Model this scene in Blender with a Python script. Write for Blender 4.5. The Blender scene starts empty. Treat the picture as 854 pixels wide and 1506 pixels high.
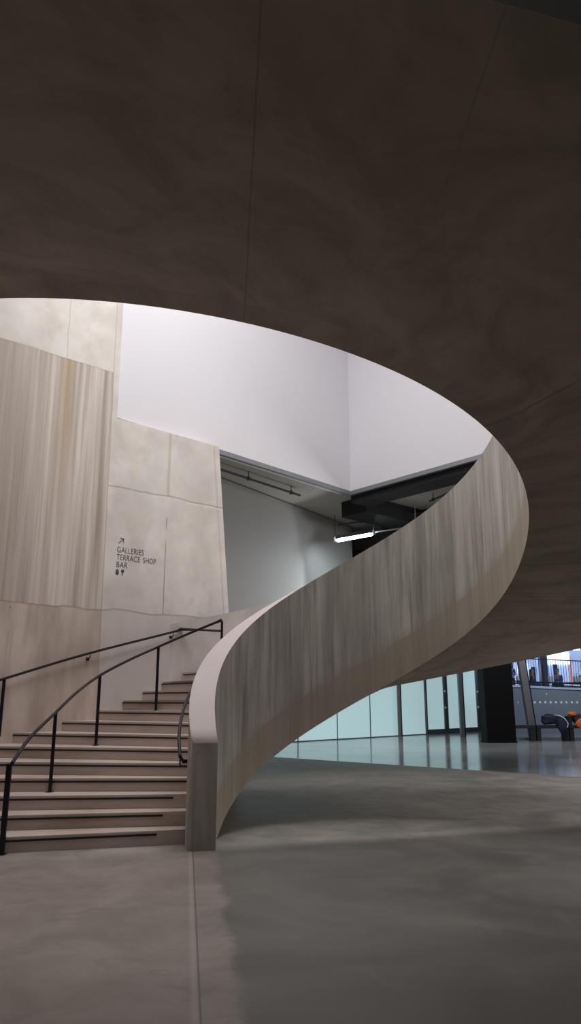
import bpy, bmesh, math, random
from mathutils import Vector, Matrix
R = math.radians
random.seed(7)
sc = bpy.context.scene
C = sc.collection

# ------------------------------------------------------------------ materials
class X:
    """tiny expression builder for shader maths"""
    def __init__(s, nt, k): s.nt, s.k = nt, k
    def op(s, o, b=None, c=None):
        n = s.nt.nodes.new('ShaderNodeMath'); n.operation = o
        s.nt.links.new(s.k, n.inputs[0])
        for i, v in ((1, b), (2, c)):
            if v is None: continue
            if isinstance(v, X): s.nt.links.new(v.k, n.inputs[i])
            else: n.inputs[i].default_value = v
        return X(s.nt, n.outputs[0])
    def __add__(s, b): return s.op('ADD', b)
    def __sub__(s, b): return s.op('SUBTRACT', b)
    def __mul__(s, b): return s.op('MULTIPLY', b)
    def abs(s): return s.op('ABSOLUTE')
    def lt(s, b): return s.op('LESS_THAN', b)
    def gt(s, b): return s.op('GREATER_THAN', b)
    def inv(s): return (s * -1.0) + 1.0
    def max(s, b): return s.op('MAXIMUM', b)
    def clamp(s):
        r = s.op('MAXIMUM', 0.0); return r.op('MINIMUM', 1.0)
    def ramp(s, a, b):
        n = s.nt.nodes.new('ShaderNodeMapRange'); n.clamp = True; n.interpolation_type = 'SMOOTHSTEP'
        s.nt.links.new(s.k, n.inputs[0]); n.inputs[1].default_value = a; n.inputs[2].default_value = b
        n.inputs[3].default_value = 0; n.inputs[4].default_value = 1
        return X(s.nt, n.outputs[0])

class Mat:
    def __init__(s, name, rough=.8, coord='Object'):
        s.m = bpy.data.materials.new(name); s.m.use_nodes = True
        s.nt = s.m.node_tree; s.b = s.nt.nodes['Principled BSDF']
        s.b.inputs['Roughness'].default_value = rough
        t = s.nt.nodes.new('ShaderNodeTexCoord')
        sp = s.nt.nodes.new('ShaderNodeSeparateXYZ')
        s.nt.links.new(t.outputs[coord], sp.inputs[0])
        s.vec = t.outputs[coord]
        s.x, s.y, s.z = (X(s.nt, sp.outputs[i]) for i in range(3))
    def noise(s, scale=(1, 1, 1), detail=4, rough=.55, dist=0., off=(0, 0, 0)):
        mp = s.nt.nodes.new('ShaderNodeMapping'); s.nt.links.new(s.vec, mp.inputs[0])
        mp.inputs['Scale'].default_value = scale; mp.inputs['Location'].default_value = off
        n = s.nt.nodes.new('ShaderNodeTexNoise'); s.nt.links.new(mp.outputs[0], n.inputs['Vector'])
        n.inputs['Scale'].default_value = 1; n.inputs['Detail'].default_value = detail
        n.inputs['Roughness'].default_value = rough; n.inputs['Distortion'].default_value = dist
        return X(s.nt, n.outputs['Fac'])
    def mix(s, a, b, f):
        n = s.nt.nodes.new('ShaderNodeMix'); n.data_type = 'RGBA'; n.clamp_factor = True
        for sock, v in ((n.inputs[6], a), (n.inputs[7], b)):
            if isinstance(v, tuple): sock.default_value = v + (1,) if len(v) == 3 else v
            else: s.nt.links.new(v, sock)
        if isinstance(f, X): s.nt.links.new(f.k, n.inputs[0])
        else: n.inputs[0].default_value = f
        return n.outputs[2]
    def color(s, c):
        if isinstance(c, tuple): s.b.inputs['Base Color'].default_value = c + (1,)
        else: s.nt.links.new(c, s.b.inputs['Base Color'])
        return s
    def rough(s, x): s.nt.links.new(x.k, s.b.inputs['Roughness']); return s
    def bump(s, x, st=.15, d=.02):
        n = s.nt.nodes.new('ShaderNodeBump'); n.inputs['Strength'].default_value = st
        n.inputs['Distance'].default_value = d
        s.nt.links.new(x.k, n.inputs['Height']); s.nt.links.new(n.outputs[0], s.b.inputs['Normal']); return s
    def emit(s, c, st):
        if isinstance(c, tuple): s.b.inputs['Emission Color'].default_value = c + (1,)
        else: s.nt.links.new(c, s.b.inputs['Emission Color'])
        s.b.inputs['Emission Strength'].default_value = st; return s

def plain(name, c, rough=.6, metal=0., var=.12, scale=8.):
    q = Mat(name, rough)
    n = q.noise((scale,)*3, 3)
    a = tuple(v*(1-var) for v in c); b = tuple(min(1, v*(1+var)) for v in c)
    q.color(q.mix(a, b, n)); q.b.inputs['Metallic'].default_value = metal
    return q.m

def lineband(coord, pos, w):           # 1 on a line of half width w
    return (coord - pos).abs().ramp(w, w*.35) if False else (coord - pos).abs().lt(w)

# -- balustrade concrete: UV = (metres along, metres up from the bottom edge)
def mat_ribbon():
    q = Mat('board_marked_concrete', .72, 'UV')
    streak = q.noise((5., .35, 1), 5, .6)
    fine = q.noise((16., .6, 1), 4, .6, off=(3, 1, 0))
    cloud = q.noise((.9, .9, 1), 5, .6, off=(9, 4, 0))
    c = q.mix((.41, .385, .345), (.73, .70, .65), streak.ramp(.3, .7))
    c = q.mix(c, (.26, .232, .2), (fine.ramp(.48, .72)) * .68)
    c = q.mix(c, (.60, .57, .52), cloud.ramp(.45, .8) * .5)
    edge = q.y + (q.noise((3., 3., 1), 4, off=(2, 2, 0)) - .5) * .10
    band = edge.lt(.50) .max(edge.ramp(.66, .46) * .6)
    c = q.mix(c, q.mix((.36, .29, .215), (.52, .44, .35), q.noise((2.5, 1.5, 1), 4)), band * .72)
    seam = ((q.x * .42).op('FRACT') - .5).abs().lt(.0022)
    c = q.mix(c, (.2, .18, .15), seam * .2)
    q.color(c); q.bump(streak + cloud, .12)
    return q.m
def mat_cap():
    q = Mat('smooth_concrete_cap', .6)
    c = q.mix((.72, .62, .61), (.86, .77, .76), q.noise((2.5,)*3, 5))
    q.color(c); q.bump(q.noise((20,)*3, 3), .05)
    return q.m
def mat_newel():
    q = Mat('newel_concrete', .7)
    c = q.mix((.34, .31, .28), (.52, .48, .45), q.noise((5., 5., .8), 5).ramp(.3, .7))
    c = q.mix(c, (.24, .2, .17), q.noise((9, 9, 9), 5).ramp(.58, .8) * .5)
    q.color(c); q.bump(q.noise((9, 9, 3), 4), .08)
    return q.m
def mat_pale():
    q = Mat('pale_smooth_concrete', .75, 'UV')
    c = q.mix((.56, .52, .485), (.74, .70, .66), q.noise((1.4, .8, 1), 5).ramp(.3, .7))
    c = q.mix(c, (.48, .44, .40), q.noise((6, .5, 1), 4, off=(2, 5, 0)).ramp(.55, .8) * .35)
    q.color(c); q.bump(q.noise((3, 3, 1), 4), .06)
    return q.m
def mat_soffit():
    q = Mat('soffit_concrete', .8, 'UV')
    a = q.noise((2.6, .8, 1), 6, .66, .8)
    b = q.noise((7.5, .9, 1), 5, .65, .6, (5, 2, 0))
    c = q.mix((.36, .305, .25), (.54, .47, .40), a.ramp(.3, .7))
    c = q.mix(c, (.26, .215, .17), b.ramp(.52, .8) * .45)
    spot = q.noise((9, 9, 1), 2, .5, 0, (1, 7, 0)).ramp(.76, .8)
    c = q.mix(c, (.12, .1, .08), spot * .8)
    wob = q.x + (q.noise((0.2, 1.5, 1), 3) - .5) * .03
    o = q.nt.nodes.new('ShaderNodeTexCoord'); sp = q.nt.nodes.new('ShaderNodeSeparateXYZ'); q.nt.links.new(o.outputs['Object'], sp.inputs[0])
    ox, oy = X(q.nt, sp.outputs[0]), X(q.nt, sp.outputs[1])
    c = q.mix(c, (.2, .17, .135), (wob - 4.25*2.6).abs().lt(.010) * .45)
    c = q.mix(c, (.2, .17, .135), (wob - 2.75*2.6).abs().lt(.010) * .35)
    jx = ox + oy * .088 - .108 + (q.noise((.2, 3, 1), 3) - .5) * .02
    c = q.mix(c, (.2, .17, .135), jx.abs().lt(.007) * .42 * oy.lt(7))
    c = q.mix(c, (.22, .19, .15), (ox + oy * .04 - 1.10).abs().lt(.006) * .3 * oy.lt(3.9))
    q.color(c); q.bump(a + b, .15)
    return q.m
def mat_step():
    q = Mat('stair_concrete', .62)
    c = q.mix((.50, .405, .36), (.70, .59, .545), q.noise((1.3, 1.3, 3), 5))
    c = q.mix(c, (.33, .25, .18), q.noise((.7, .7, 5.), 4, off=(4, 1, 3)).ramp(.5, .75) * .55)
    q.color(c); q.bump(q.noise((14,)*3, 4), .06)
    return q.m
def mat_walla():
    # local x = along the wall, z = up; panels of different pours
    q = Mat('cast_concrete_wall', .8)
    s, z = q.x, q.z
    w = (q.noise((1.2, 1, 1.2), 4) - .5)
    wob = w * .07
    sv = s + z * .012 + 1.09 + wob * .35
    left = sv.lt(.0)
    zt = z + wob
    brown = left * zt.lt(7.52) * zt.gt(3.12)
    low = zt.lt(3.12)
    cloud = q.noise((.8, 1, .8), 5, .6)
    pale = q.mix((.62, .585, .545), (.86, .82, .77), cloud.ramp(.25, .75))
    pale = q.mix(pale, (.60, .53, .48), q.noise((1.1, 1, .9), 5, .6, .5, (8, 0, 3)).ramp(.45, .72) * .75)
    vs = q.noise((5., 1, .14), 5, .6)
    vs2 = q.noise((14., 1, .25), 4, .65, 0, (2, 0, 5))
    br = q.mix((.34, .285, .235), (.84, .76, .70), (vs.ramp(.28, .72) * .6 + vs2.ramp(.3, .72) * .4))
    br = q.mix(br, (.33, .27, .215), (s.ramp(-2.1, -3.3) * vs.ramp(.2, .7)) * .75)
    br = q.mix(br, (.46, .30, .15), ((s + 2.05 + wob).abs().ramp(.22, .02)) * z.ramp(3.5, 7.3) * .55)
    c = q.mix(pale, br, brown)
    lowc = q.mix((.46, .37, .32), (.70, .60, .54), q.noise((2.2, 1, .7), 5).ramp(.3, .7))
    lowc = q.mix(lowc, (.40, .26, .15), q.noise((7, 1, .5), 4).ramp(.55, .75) * .45)
    lowr = q.mix((.56, .51, .48), (.72, .67, .64), q.noise((3, 1, .5), 4))
    c = q.mix(c, q.mix(lowc, lowr, sv.gt(0.)), low)
    # joints and cracks
    J = (.26, .22, .19)
    right = sv.gt(0.)
    def jl(coord, pos, wd): return (coord - pos).abs().ramp(wd, wd * .2)
    h1 = jl(zt + w * .1, 7.52, .022) * left
    h2 = jl(zt + w * .15, 3.12, .022)
    h3 = jl(z + w * .12, 5.35, .022) * right
    h4 = jl(z + w * .1, 2.2, .012)
    v1 = jl(sv, 0, .018)
    v2 = jl(s + wob * .8, .09, .05) * z.gt(5.35) * z.lt(6.62) * .7
    v3 = jl(s + wob * .5, .09, .016) * z.lt(4.95) * z.gt(3.12) * q.noise((1, 1, 1.4), 2).ramp(.35, .5)
    v4 = jl(s + w * .1, -2.1, .018) * z.gt(7.52) * .45
    v5 = jl(s + z * .1, 1.78, .03) * z.gt(3.12) * z.lt(6.6) * .5
    for jj, st in ((h1, .25), (h2, .5), (h3, .5), (h4, .0), (v1, .3), (v2, .45), (v3, .8), (v4, .6), (v5, .5)):
        c = q.mix(c, J, jj * st)
    # a lighter lip just under the joints
    c = q.mix(c, (.86, .82, .77), jl(z + w * .12, 5.31, .02) * right * q.noise((2, 1, 1), 2).ramp(.45, .6) * .7)
    pit = q.noise((11, 1, 11), 1, .5, 0, (3, 0, 8)).ramp(.79, .81)
    c = q.mix(c, (.12, .1, .09), pit * .8)
    q.color(c); q.bump(cloud + vs2 * .3, .1)
    return q.m
def mat_floor():
    q = Mat('polished_concrete_floor', .45)
    a = q.noise((.45, .45, 1), 6, .62, .5)
    b = q.noise((1.6, 1.6, 1), 6, .65, .8, (3, 3, 0))
    g = q.mix((.105, .096, .086), (.195, .18, .163), a.ramp(.3, .72))
    g = q.mix(g, (.25, .235, .215), b.ramp(.52, .8) * .45)
    wn = q.mix((.25, .205, .18), (.37, .31, .275), b.ramp(.25, .75))
    wn = q.mix(wn, (.25, .20, .17), q.noise((1.1, 1.6, 1), 5, .6, 0, (1, 8, 0)).ramp(.55, .8) * .6)
    jog = (q.noise((1.7, 1.7, 1), 6, .7, 0, (6, 2, 0)) - .5) * 1.0
    # the pour joint that runs from the newel post towards the visitor
    ln = q.x + q.y * .137 - .132
    warm = (ln + jog * .35).ramp(.29, .17) * q.y.ramp(13, 10.5)
    c = q.mix(g, wn, warm * .85)
    c = q.mix(c, (.15, .135, .12), q.noise((2.6, 3.6, 1), 6, .7, 1.2, (4, 9, 0)).ramp(.52, .75) * .5)
    # paler tone beyond a slanting line past the foot of the stair
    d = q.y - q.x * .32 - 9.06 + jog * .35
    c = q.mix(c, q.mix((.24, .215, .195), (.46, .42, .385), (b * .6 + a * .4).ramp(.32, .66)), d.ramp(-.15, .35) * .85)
    c = q.mix(c, (.10, .09, .08), ln.abs().lt(.006) * .8)
    c = q.mix(c, (.45, .41, .38), (ln + .03).abs().ramp(.035, .0) * .4 * q.y.lt(9))
    c = q.mix(c, (.13, .125, .12), (q.y - 9.75 + q.x * .03 + jog * .04).abs().ramp(.03, .0) * .25 * q.x.gt(-.6))
    q.color(c)
    q.rough(a * .35 + b * .2 + .25)
    q.bump(b, .05)
    return q.m
def mat_floor2():
    q = Mat('glossy_floor', .12)
    a = q.noise((.5, .5, 1), 5)
    q.color(q.mix((.22, .225, .225), (.36, .36, .35), a)); q.rough(a * .16 + .06)
    j = ((q.x * .7071 + q.y * .7071) * .28).op('FRACT')
    q.bump(q.noise((3, 3, 1), 3), .03)
    return q.m

M = {}
M['ribbon'] = mat_ribbon(); M['cap'] = mat_cap(); M['newel'] = mat_newel(); M['pale'] = mat_pale(); M['soffit'] = mat_soffit()
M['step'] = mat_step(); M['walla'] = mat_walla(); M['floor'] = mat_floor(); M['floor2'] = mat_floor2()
M['white'] = plain('white_painted_plaster', (.79, .78, .82), .85, var=.015, scale=1)
M['greywall'] = plain('grey_painted_wall', (.33, .325, .315), .8, var=.05, scale=.6)
M['ceil'] = plain('ceiling_board', (.40, .38, .33), .85, var=.06, scale=1)
M['dark'] = plain('dark_ceiling_paint', (.012, .012, .013), .8)
M['trim'] = plain('grey_metal_trim', (.28, .29, .31), .4, .6)
M['black'] = plain('black_steel', (.018, .018, .02), .32, .3)
M['strip'] = plain('nosing_gap_shade', (.02, .018, .018), .7)
M['pillar'] = plain('black_pillar_cladding', (.004, .004, .0045), .7)
M['pillar'].node_tree.nodes['Principled BSDF'].inputs['Specular IOR Level'].default_value = .15
M['post'] = plain('grey_steel_post', (.22, .23, .24), .4, .5)
M['print'] = plain('dark_grey_vinyl', (.07, .063, .066), .6)
M['coping'] = plain('pale_blue_coping', (.62, .68, .82), .5)
M['outwall'] = plain('outdoor_grey_wall', (.24, .26, .29), .8, var=.06, scale=1)
M['navy'] = plain('navy_fabric', (.015, .022, .05), .8, var=.3, scale=12)
M['jean'] = plain('blue_denim', (.07, .15, .42), .8, var=.2)
M['blue'] = plain('blue_jacket_cloth', (.05, .13, .50), .7)
M['darkcloth'] = plain('dark_cloth', (.03, .03, .045), .8)
M['purple'] = plain('purple_cloth', (.25, .08, .45), .8)
M['orange'] = plain('orange_fabric', (.85, .16, .02), .65, var=.08)
M['skin'] = plain('skin', (.55, .33, .24), .55, var=.04)
M['hair'] = plain('dark_hair', (.02, .014, .012), .5)
M['wood'] = plain('black_stained_bench', (.02, .02, .022), .5)
M['whitebag'] = plain('white_plastic', (.75, .77, .85), .5)
M['pipe'] = plain('dark_conduit', (.05, .05, .055), .5, .4)
M['palepipe'] = plain('pale_conduit', (.35, .37, .38), .5, .3)

def emis(name, c, st, var=0., scale=(1, 1, 1)):
    q = Mat(name, .35)
    col = q.mix(tuple(v*(1-var) for v in c), c, q.noise(scale, 2)) if var else c
    q.color(tuple(min(.8, v) for v in c)); q.emit(col, st); return q.m
M['panel'] = emis('backlit_frosted_glass', (.50, .70, .725), .62, .12, (.6, .6, .15))
M['tube'] = emis('fluorescent_tube', (.80, .93, 1.), 90)
M['striplight'] = emis('outdoor_strip_light', (.62, .78, 1.), 9)
M['shop'] = emis('lit_shop_window', (.50, .62, 1.), 1.1, .65, (1.6, 1, 1.1))
M['glow'] = emis('bright_display_light', (.85, .9, 1.), 2.2)
M['canopy'] = plain('blue_canopy', (.25, .42, .75), .6, var=.05)
M['lens'] = emis('ceiling_panel_light', (1, .97, .96), 2.)
for nm, c in (('poster_red', (.75, .10, .06)), ('poster_yellow', (.85, .62, .12)), ('poster_blue', (.10, .25, .75)),
              ('poster_pink', (.85, .45, .45)), ('poster_dark', (.03, .04, .07))):
    M[nm] = emis(nm, c, .55, .2, (3, 3, 3))

def mat_glass():
    m = bpy.data.materials.new('clear_glazing'); m.use_nodes = True; nt = m.node_tree
    nt.nodes.clear()
    o = nt.nodes.new('ShaderNodeOutputMaterial'); mx = nt.nodes.new('ShaderNodeMixShader')
    t = nt.nodes.new('ShaderNodeBsdfTransparent'); g = nt.nodes.new('ShaderNodeBsdfGlossy')
    f = nt.nodes.new('ShaderNodeFresnel'); f.inputs[0].default_value = 1.35
    g.inputs['Roughness'].default_value = .02; t.inputs[0].default_value = (.90, .94, .97, 1)
    nt.links.new(f.outputs[0], mx.inputs[0]); nt.links.new(t.outputs[0], mx.inputs[1]); nt.links.new(g.outputs[0], mx.inputs[2])
    nt.links.new(mx.outputs[0], o.inputs[0]); return m
M['glass'] = mat_glass()
M['dotwhite'] = plain('white_marker_vinyl', (.92, .92, .94), .6, var=.02)

# ------------------------------------------------------------------ mesh helpers
def link(name, me, mats, parent=None, loc=None, rz=None):
    o = bpy.data.objects.new(name, me); C.objects.link(o)
    for m in (mats if isinstance(mats, (list, tuple)) else [mats]): me.materials.append(M[m] if isinstance(m, str) else m)
    if parent: o.parent = parent
    if loc: o.location = loc
    if rz is not None: o.rotation_euler.z = rz
    return o
def bmobj(name, bm, mats, parent=None, loc=None, rz=None, smooth=False):
    bmesh.ops.recalc_face_normals(bm, faces=bm.faces)
    me = bpy.data.meshes.new(name); bm.to_mesh(me); bm.free()
    if smooth:
        for p in me.polygons: p.use_smooth = True
        try: me.set_sharp_from_angle(angle=R(35))
        except Exception: pass
    return link(name, me, mats, parent, loc, rz)
def box(bm, c, s, rot=None, bev=0.):
    m = Matrix.Translation(c) @ (rot or Matrix.Identity(4)) @ Matrix.Diagonal((*s, 1))
    r = bmesh.ops.create_cube(bm, size=1, matrix=m)
    if bev:
        es = list({e for v in r['verts'] for e in v.link_edges})
        bmesh.ops.bevel(bm, geom=es, offset=bev, segments=2, affect='EDGES', profile=.6)
def prism(bm, pts, z0, z1):
    """pts plan polygon; z0/z1 floats or per-vertex lists"""
    n = len(pts)
    a = [bm.verts.new((p[0], p[1], z0[i] if isinstance(z0, (list, tuple)) else z0)) for i, p in enumerate(pts)]
    b = [bm.verts.new((p[0], p[1], z1[i] if isinstance(z1, (list, tuple)) else z1)) for i, p in enumerate(pts)]
    bm.faces.new(a[::-1]); bm.faces.new(b)
    for i in range(n): bm.faces.new((a[i], a[(i+1) % n], b[(i+1) % n], b[i]))
def tube(bm, pts, r, seg=10, cap=True):
    pts = [Vector(p) for p in pts]; rings = []; up = Vector((0, 0, 1)); n = len(pts)
    for i, p in enumerate(pts):
        d = (pts[min(i+1, n-1)] - pts[max(i-1, 0)]).normalized()
        k = 1.
        if 0 < i < n-1:
            a = (pts[i]-pts[i-1]).normalized(); b = (pts[i+1]-pts[i]).normalized()
            k = 1 / max(.5, math.cos(a.angle(b) / 2))
        ref = up if abs(d.z) < .95 else Vector((1, 0, 0))
        s = d.cross(ref).normalized(); u = s.cross(d).normalized()
        rings.append([bm.verts.new(p + (s*math.cos(2*math.pi*j/seg) + u*math.sin(2*math.pi*j/seg)) * r * (k if n > 3 or 1 else 1)) for j in range(seg)])
    for i in range(n-1):
        for j in range(seg):
            bm.faces.new((rings[i][j], rings[i][(j+1) % seg], rings[i+1][(j+1) % seg], rings[i+1][j]))
    if cap: bm.faces.new(rings[0][::-1]); bm.faces.new(rings[-1])
def catmull(P, n=8):
    P = [Vector(p) for p in P]; out = []
    for i in range(len(P)-1):
        p0 = P[i-1] if i else P[0]*2-P[1]; p1, p2 = P[i], P[i+1]; p3 = P[i+2] if i+2 < len(P) else P[-1]*2-P[-2]
        for k in range(n):
            t = k/n
            out.append(.5*((2*p1)+(p2-p0)*t+(2*p0-5*p1+4*p2-p3)*t*t+(3*p1-p0-3*p2+p3)*t**3))
    out.append(P[-1]); return out
def empty(name, loc=(0, 0, 0), rz=0):
    o = bpy.data.objects.new(name, None); C.objects.link(o); o.location = loc; o.rotation_euler.z = rz
    o.empty_display_size = .2; return o
def tag(o, label, cat, group=None, kind=None):
    o['label'] = label; o['category'] = cat
    if group: o['group'] = group
    if kind: o['kind'] = kind
    return o
def struct(o): o['kind'] = 'structure'; return o

# ------------------------------------------------------------------ the stair's plan
PC = [8.99622566e-01, 8.68949474e+00, 3.07406219e+00, 1.96346473e+00, 4.48012015e+00, 5.32303636e-02, 8.07323770e-01,
      4.47532374e-02, -3.36361643e-02, 2.91946265e-02]
RC = [1.83159430e+00, -2.96213107e-02, 3.69731505e+00, 2.60223733e+00, -3.08668061e+00, -3.39480854e-01, 1.51698514e+00]
ZC = [2.03101780e+00, -2.73301147e-01, 4.77322054e-04, 7.88295357e-03, -8.50412727e-04, 1.37444610e-05]
def rin(t): return sum(c * (t/3-1)**i for i, c in enumerate(RC))
def ztop(t): return 1.13 + sum(c * t**(i+1) for i, c in enumerate(ZC))
def plan(r, t):
    a = PC[2] - t
    return Vector((PC[0] + r*math.cos(a), PC[1] + r*PC[6]*math.sin(a)))
def inner(t): return plan(rin(t), t)
def outer(t): return plan(rin(t) + PC[4] + PC[8]*t + .35*max(0., 1.6-t), t)
def zbot(t): return ztop(t) - PC[3] - PC[7]*t
def zobot(t): return zbot(t) + PC[5] + PC[9]*t
def offc(f, t, d):                     # offset d away from the centre of the well
    a, b = f(t-.01), f(t+.01); g = (b-a).normalized(); n = Vector((-g.y, g.x)); return f(t) + n*d
TE = 5.75
stair = tag(empty('spiral_staircase', (-.8, 8.8, 0)), 'huge pale concrete spiral staircase sweeping up from the grey floor and overhead', 'staircase')
def st(name, bm, mat, smooth=False, parent=None):
    o = bmobj(name, bm, mat, None, smooth=smooth)
    o.parent = parent or stair; o.matrix_parent_inverse = Matrix.Translation((.8, -8.8, 0)) if parent is None else Matrix.Identity(4)
    return o

# inner balustrade: a ribbon .3 m thick, well face with UV, cap as a separate mesh
def ribbon(f, zt, zb, t0, t1, thick, side, n=150, zfloor=0., head=None):   # well face, cap, end face, underside
    bm = bmesh.new(); uv = bm.loops.layers.uv.new('UVMap')
    rows = []; L = 0; prev = None
    for i in range(n+1):
        t = t0 + (t1-t0)*i/n
        a = f(t); b = offc(f, t, (thick(t) if callable(thick) else thick)*side)
        if i == 0 and head: b = Vector(head)
        if prev is not None: L += (a-prev).length
        prev = a
        lo = max(zb(t), zfloor); hi = zt(t)
        lo2 = max(zb(t) + (.3/4.6*(zobot(t)-zbot(t)) if side > 0 else 0), zfloor)
        rows.append((bm.verts.new((*a, lo)), bm.verts.new((*a, hi)), bm.verts.new((*b, hi)), bm.verts.new((*b, lo2)), L, zb(t), t*2.6))
    def quad(vs, us, mi):
        fc = bm.faces.new(vs); fc.material_index = mi
        for l, u in zip(fc.loops, us): l[uv].uv = u
        return fc
    for i in range(n):
        p, q = rows[i], rows[i+1]
        def U(r, k, off=0): return (r[4]+off, r[k].co.z - r[5])
        quad((p[0], q[0], q[1], p[1]), (U(p, 0), U(q, 0), U(q, 1), U(p, 1)), 0)
        quad((p[2], q[2], q[3], p[3]), (U(p, 2, 40), U(q, 2, 40), U(q, 3, 40), U(p, 3, 40)), 0)
        quad((p[1], q[1], q[2], p[2]), ((p[4], 1), (q[4], 1), (q[4], 1.3), (p[4], 1.3)), 1)
        v0, v3 = (-.07*4.4, 0) if side > 0 else (4.4, 4.1)
        quad((p[0], p[3], q[3], q[0]), ((p[6], v0), (p[6], v3), (q[6], v3), (q[6], v0)), 3)
    for r in (rows[0], rows[-1]):
        quad((r[0], r[1], r[2], r[3]), ((0, 0), (0, 1), (.3, 1), (.3, 0)), 2)
    return bm
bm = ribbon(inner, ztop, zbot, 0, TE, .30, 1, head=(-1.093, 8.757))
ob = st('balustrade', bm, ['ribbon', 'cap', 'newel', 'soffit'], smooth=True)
ob['label'] = 'inner concrete balustrade ribbon with pale smooth top'
bm = ribbon(outer, ztop, zobot, 1.03, TE, lambda t: .02 + .26*max(0., min(1., (t-1.03)/.3)), -1)
ob = st('balustrade', bm, ['pale', 'cap', 'newel', 'soffit'], smooth=True)
ob['label'] = 'outer concrete balustrade'
# soffit: ruled slab between the two bottom edges
bm = bmesh.new(); uv = bm.loops.layers.uv.new('UVMap')
n, w = 150, 14; g = []
T0 = .52
for i in range(n+1):
    t = T0 + (TE-T0)*i/n; row = []
    a, b = offc(inner, t, .295), offc(outer, t, -.02)
    dv = b - a; kk = 1.
    den = dv.dot(Vector((.65423, -.75629))); pw = Vector((-2.4, 13.5)) - Vector((.65423, -.75629))*.03 - a
    if den < -1e-6:
        kk = min(1., pw.dot(Vector((.65423, -.75629)))/den) if a.x < 0 or i < 45 else 1.
    b = a + dv*kk
    for j in range(w+1):
        k = j/w; p = a.lerp(b, k)
        k2 = .064 + .936*k*kk
        z = zbot(t)*(1-k2) + zobot(t)*k2 - .004
        row.append((bm.verts.new((*p, z + .004)), bm.verts.new((*p, z + .22)), t, k * 4.4))
    g.append(row)
for i in range(n):
    for j in range(w):
        q = (g[i][j], g[i+1][j], g[i+1][j+1], g[i][j+1])
        for kk in (0, 1):
            fc = bm.faces.new([v[kk] for v in q])
            for l, v in zip(fc.loops, q): l[uv].uv = (v[2]*2.6, v[3])
for i in range(n):
    for j in (0, w): bm.faces.new((g[i][j][0], g[i+1][j][0], g[i+1][j][1], g[i][j][1]))
for j in range(w):
    for i in (0, n): bm.faces.new((g[i][j][0], g[i][j+1][0], g[i][j+1][1], g[i][j][1]))
ob = st('soffit', bm, 'soffit', smooth=True); ob['label'] = 'dark concrete underside of the flight'

# steps: nosing lines fan out round the well
RISE = .16
WO, WD = Vector((-2.4, 13.5)), Vector((.75629, .65423))          # wall plane behind the stair
WN = Vector((.65423, -.75629))                                      # towards the stair
Rp = [(-1.23, 9.15), (-1.27, 9.42), (-1.31, 9.69), (-1.36, 9.97), (-1.38, 10.22), (-1.43, 10.57), (-1.47, 10.92),
      (-1.53, 11.3), (-1.55, 11.65), (-1.6, 12.0), (-1.66, 12.35), (-1.69, 12.80)]
An = [15, 10, 5.5, 1, -5, -12, -19, -27, -34, -41, -47, -53]
def wallhit(p, d):
    # distance along d from p to the wall plane pushed .15 m into the wall
    k = (WO - WN*.15 - p).dot(WN) / d.dot(WN); return k
lines = []
def soffz(v, o_):
    f = outer if o_ else inner; t = min((i*.02 for i in range(290)), key=lambda u: (f(u)-v).length_squared)
    return zobot(t) if o_ else zbot(t)
for (x, y), an in zip(Rp, An):
    p = Vector((x, y)); d = Vector((math.cos(R(an)), math.sin(R(an))))
    best = None
    for i in range(400):
        t = .02 + i*.004; q = offc(inner, t, .17)
        e = abs((q-p).x*d.y - (q-p).y*d.x)
        if (q-p).dot(d) > -.4 and (best is None or e < best[0]): best = (e, q, t)
    k = wallhit(p, d)
    far = p + d*k if k < 0 and k > -5.2 else p - d*4.9
    lines.append((best[1], far))
t = 1.0; i = 13
while True:
    z = RISE*i
    while ztop(t) - (.90 + .02*min(5, i-12)) < z and t < TE: t += .002
    if t >= TE - .02: break
    lines.append((offc(inner, t, .17), offc(outer, t, -.15))); i += 1
step_n = 0
for i in range(len(lines)-1):
    (a0, b0), (a1, b1) = lines[i], lines[i+1]
    z = RISE*(i+1)
    zl = [max(0., min(z-.1, soffz(v, o_) + .1)) for v, o_ in ((a0, 0), (a1, 0), (b1, 1), (b0, 1))]
    bm = bmesh.new()
    d0 = (b0-a0).normalized()
    prism(bm, [a0, a1, b1, b0], zl, z)
    bm.edges.ensure_lookup_table()
    es = [e for e in bm.edges if abs(e.verts[0].co.z - z) < 1e-4 and abs(e.verts[1].co.z - z) < 1e-4]
    bmesh.ops.bevel(bm, geom=es, offset=.006, segments=2, affect='EDGES')
    so = st('step', bm, 'step')
    if i < 16:
        bm = bmesh.new()
        nrm = Vector((-d0.y, d0.x));
        if nrm.dot(a1-a0) > 0: nrm = -nrm                        # towards the person coming up
        p0 = a0 + d0*(.46 if i < 4 else .1); p1 = b0 - d0*.1
        prism(bm, [p0 + nrm*.006, p1 + nrm*.006, p1 - nrm*.02, p0 - nrm*.02], z-.052, z-.03)  # dark strip stands in for the shaded slot below each nosing
        s2 = bmobj('nosing_shade_strip', bm, 'strip'); s2.parent = so
        s2['label'] = 'dark strip standing in for the shadow gap under the step edge'

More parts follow.
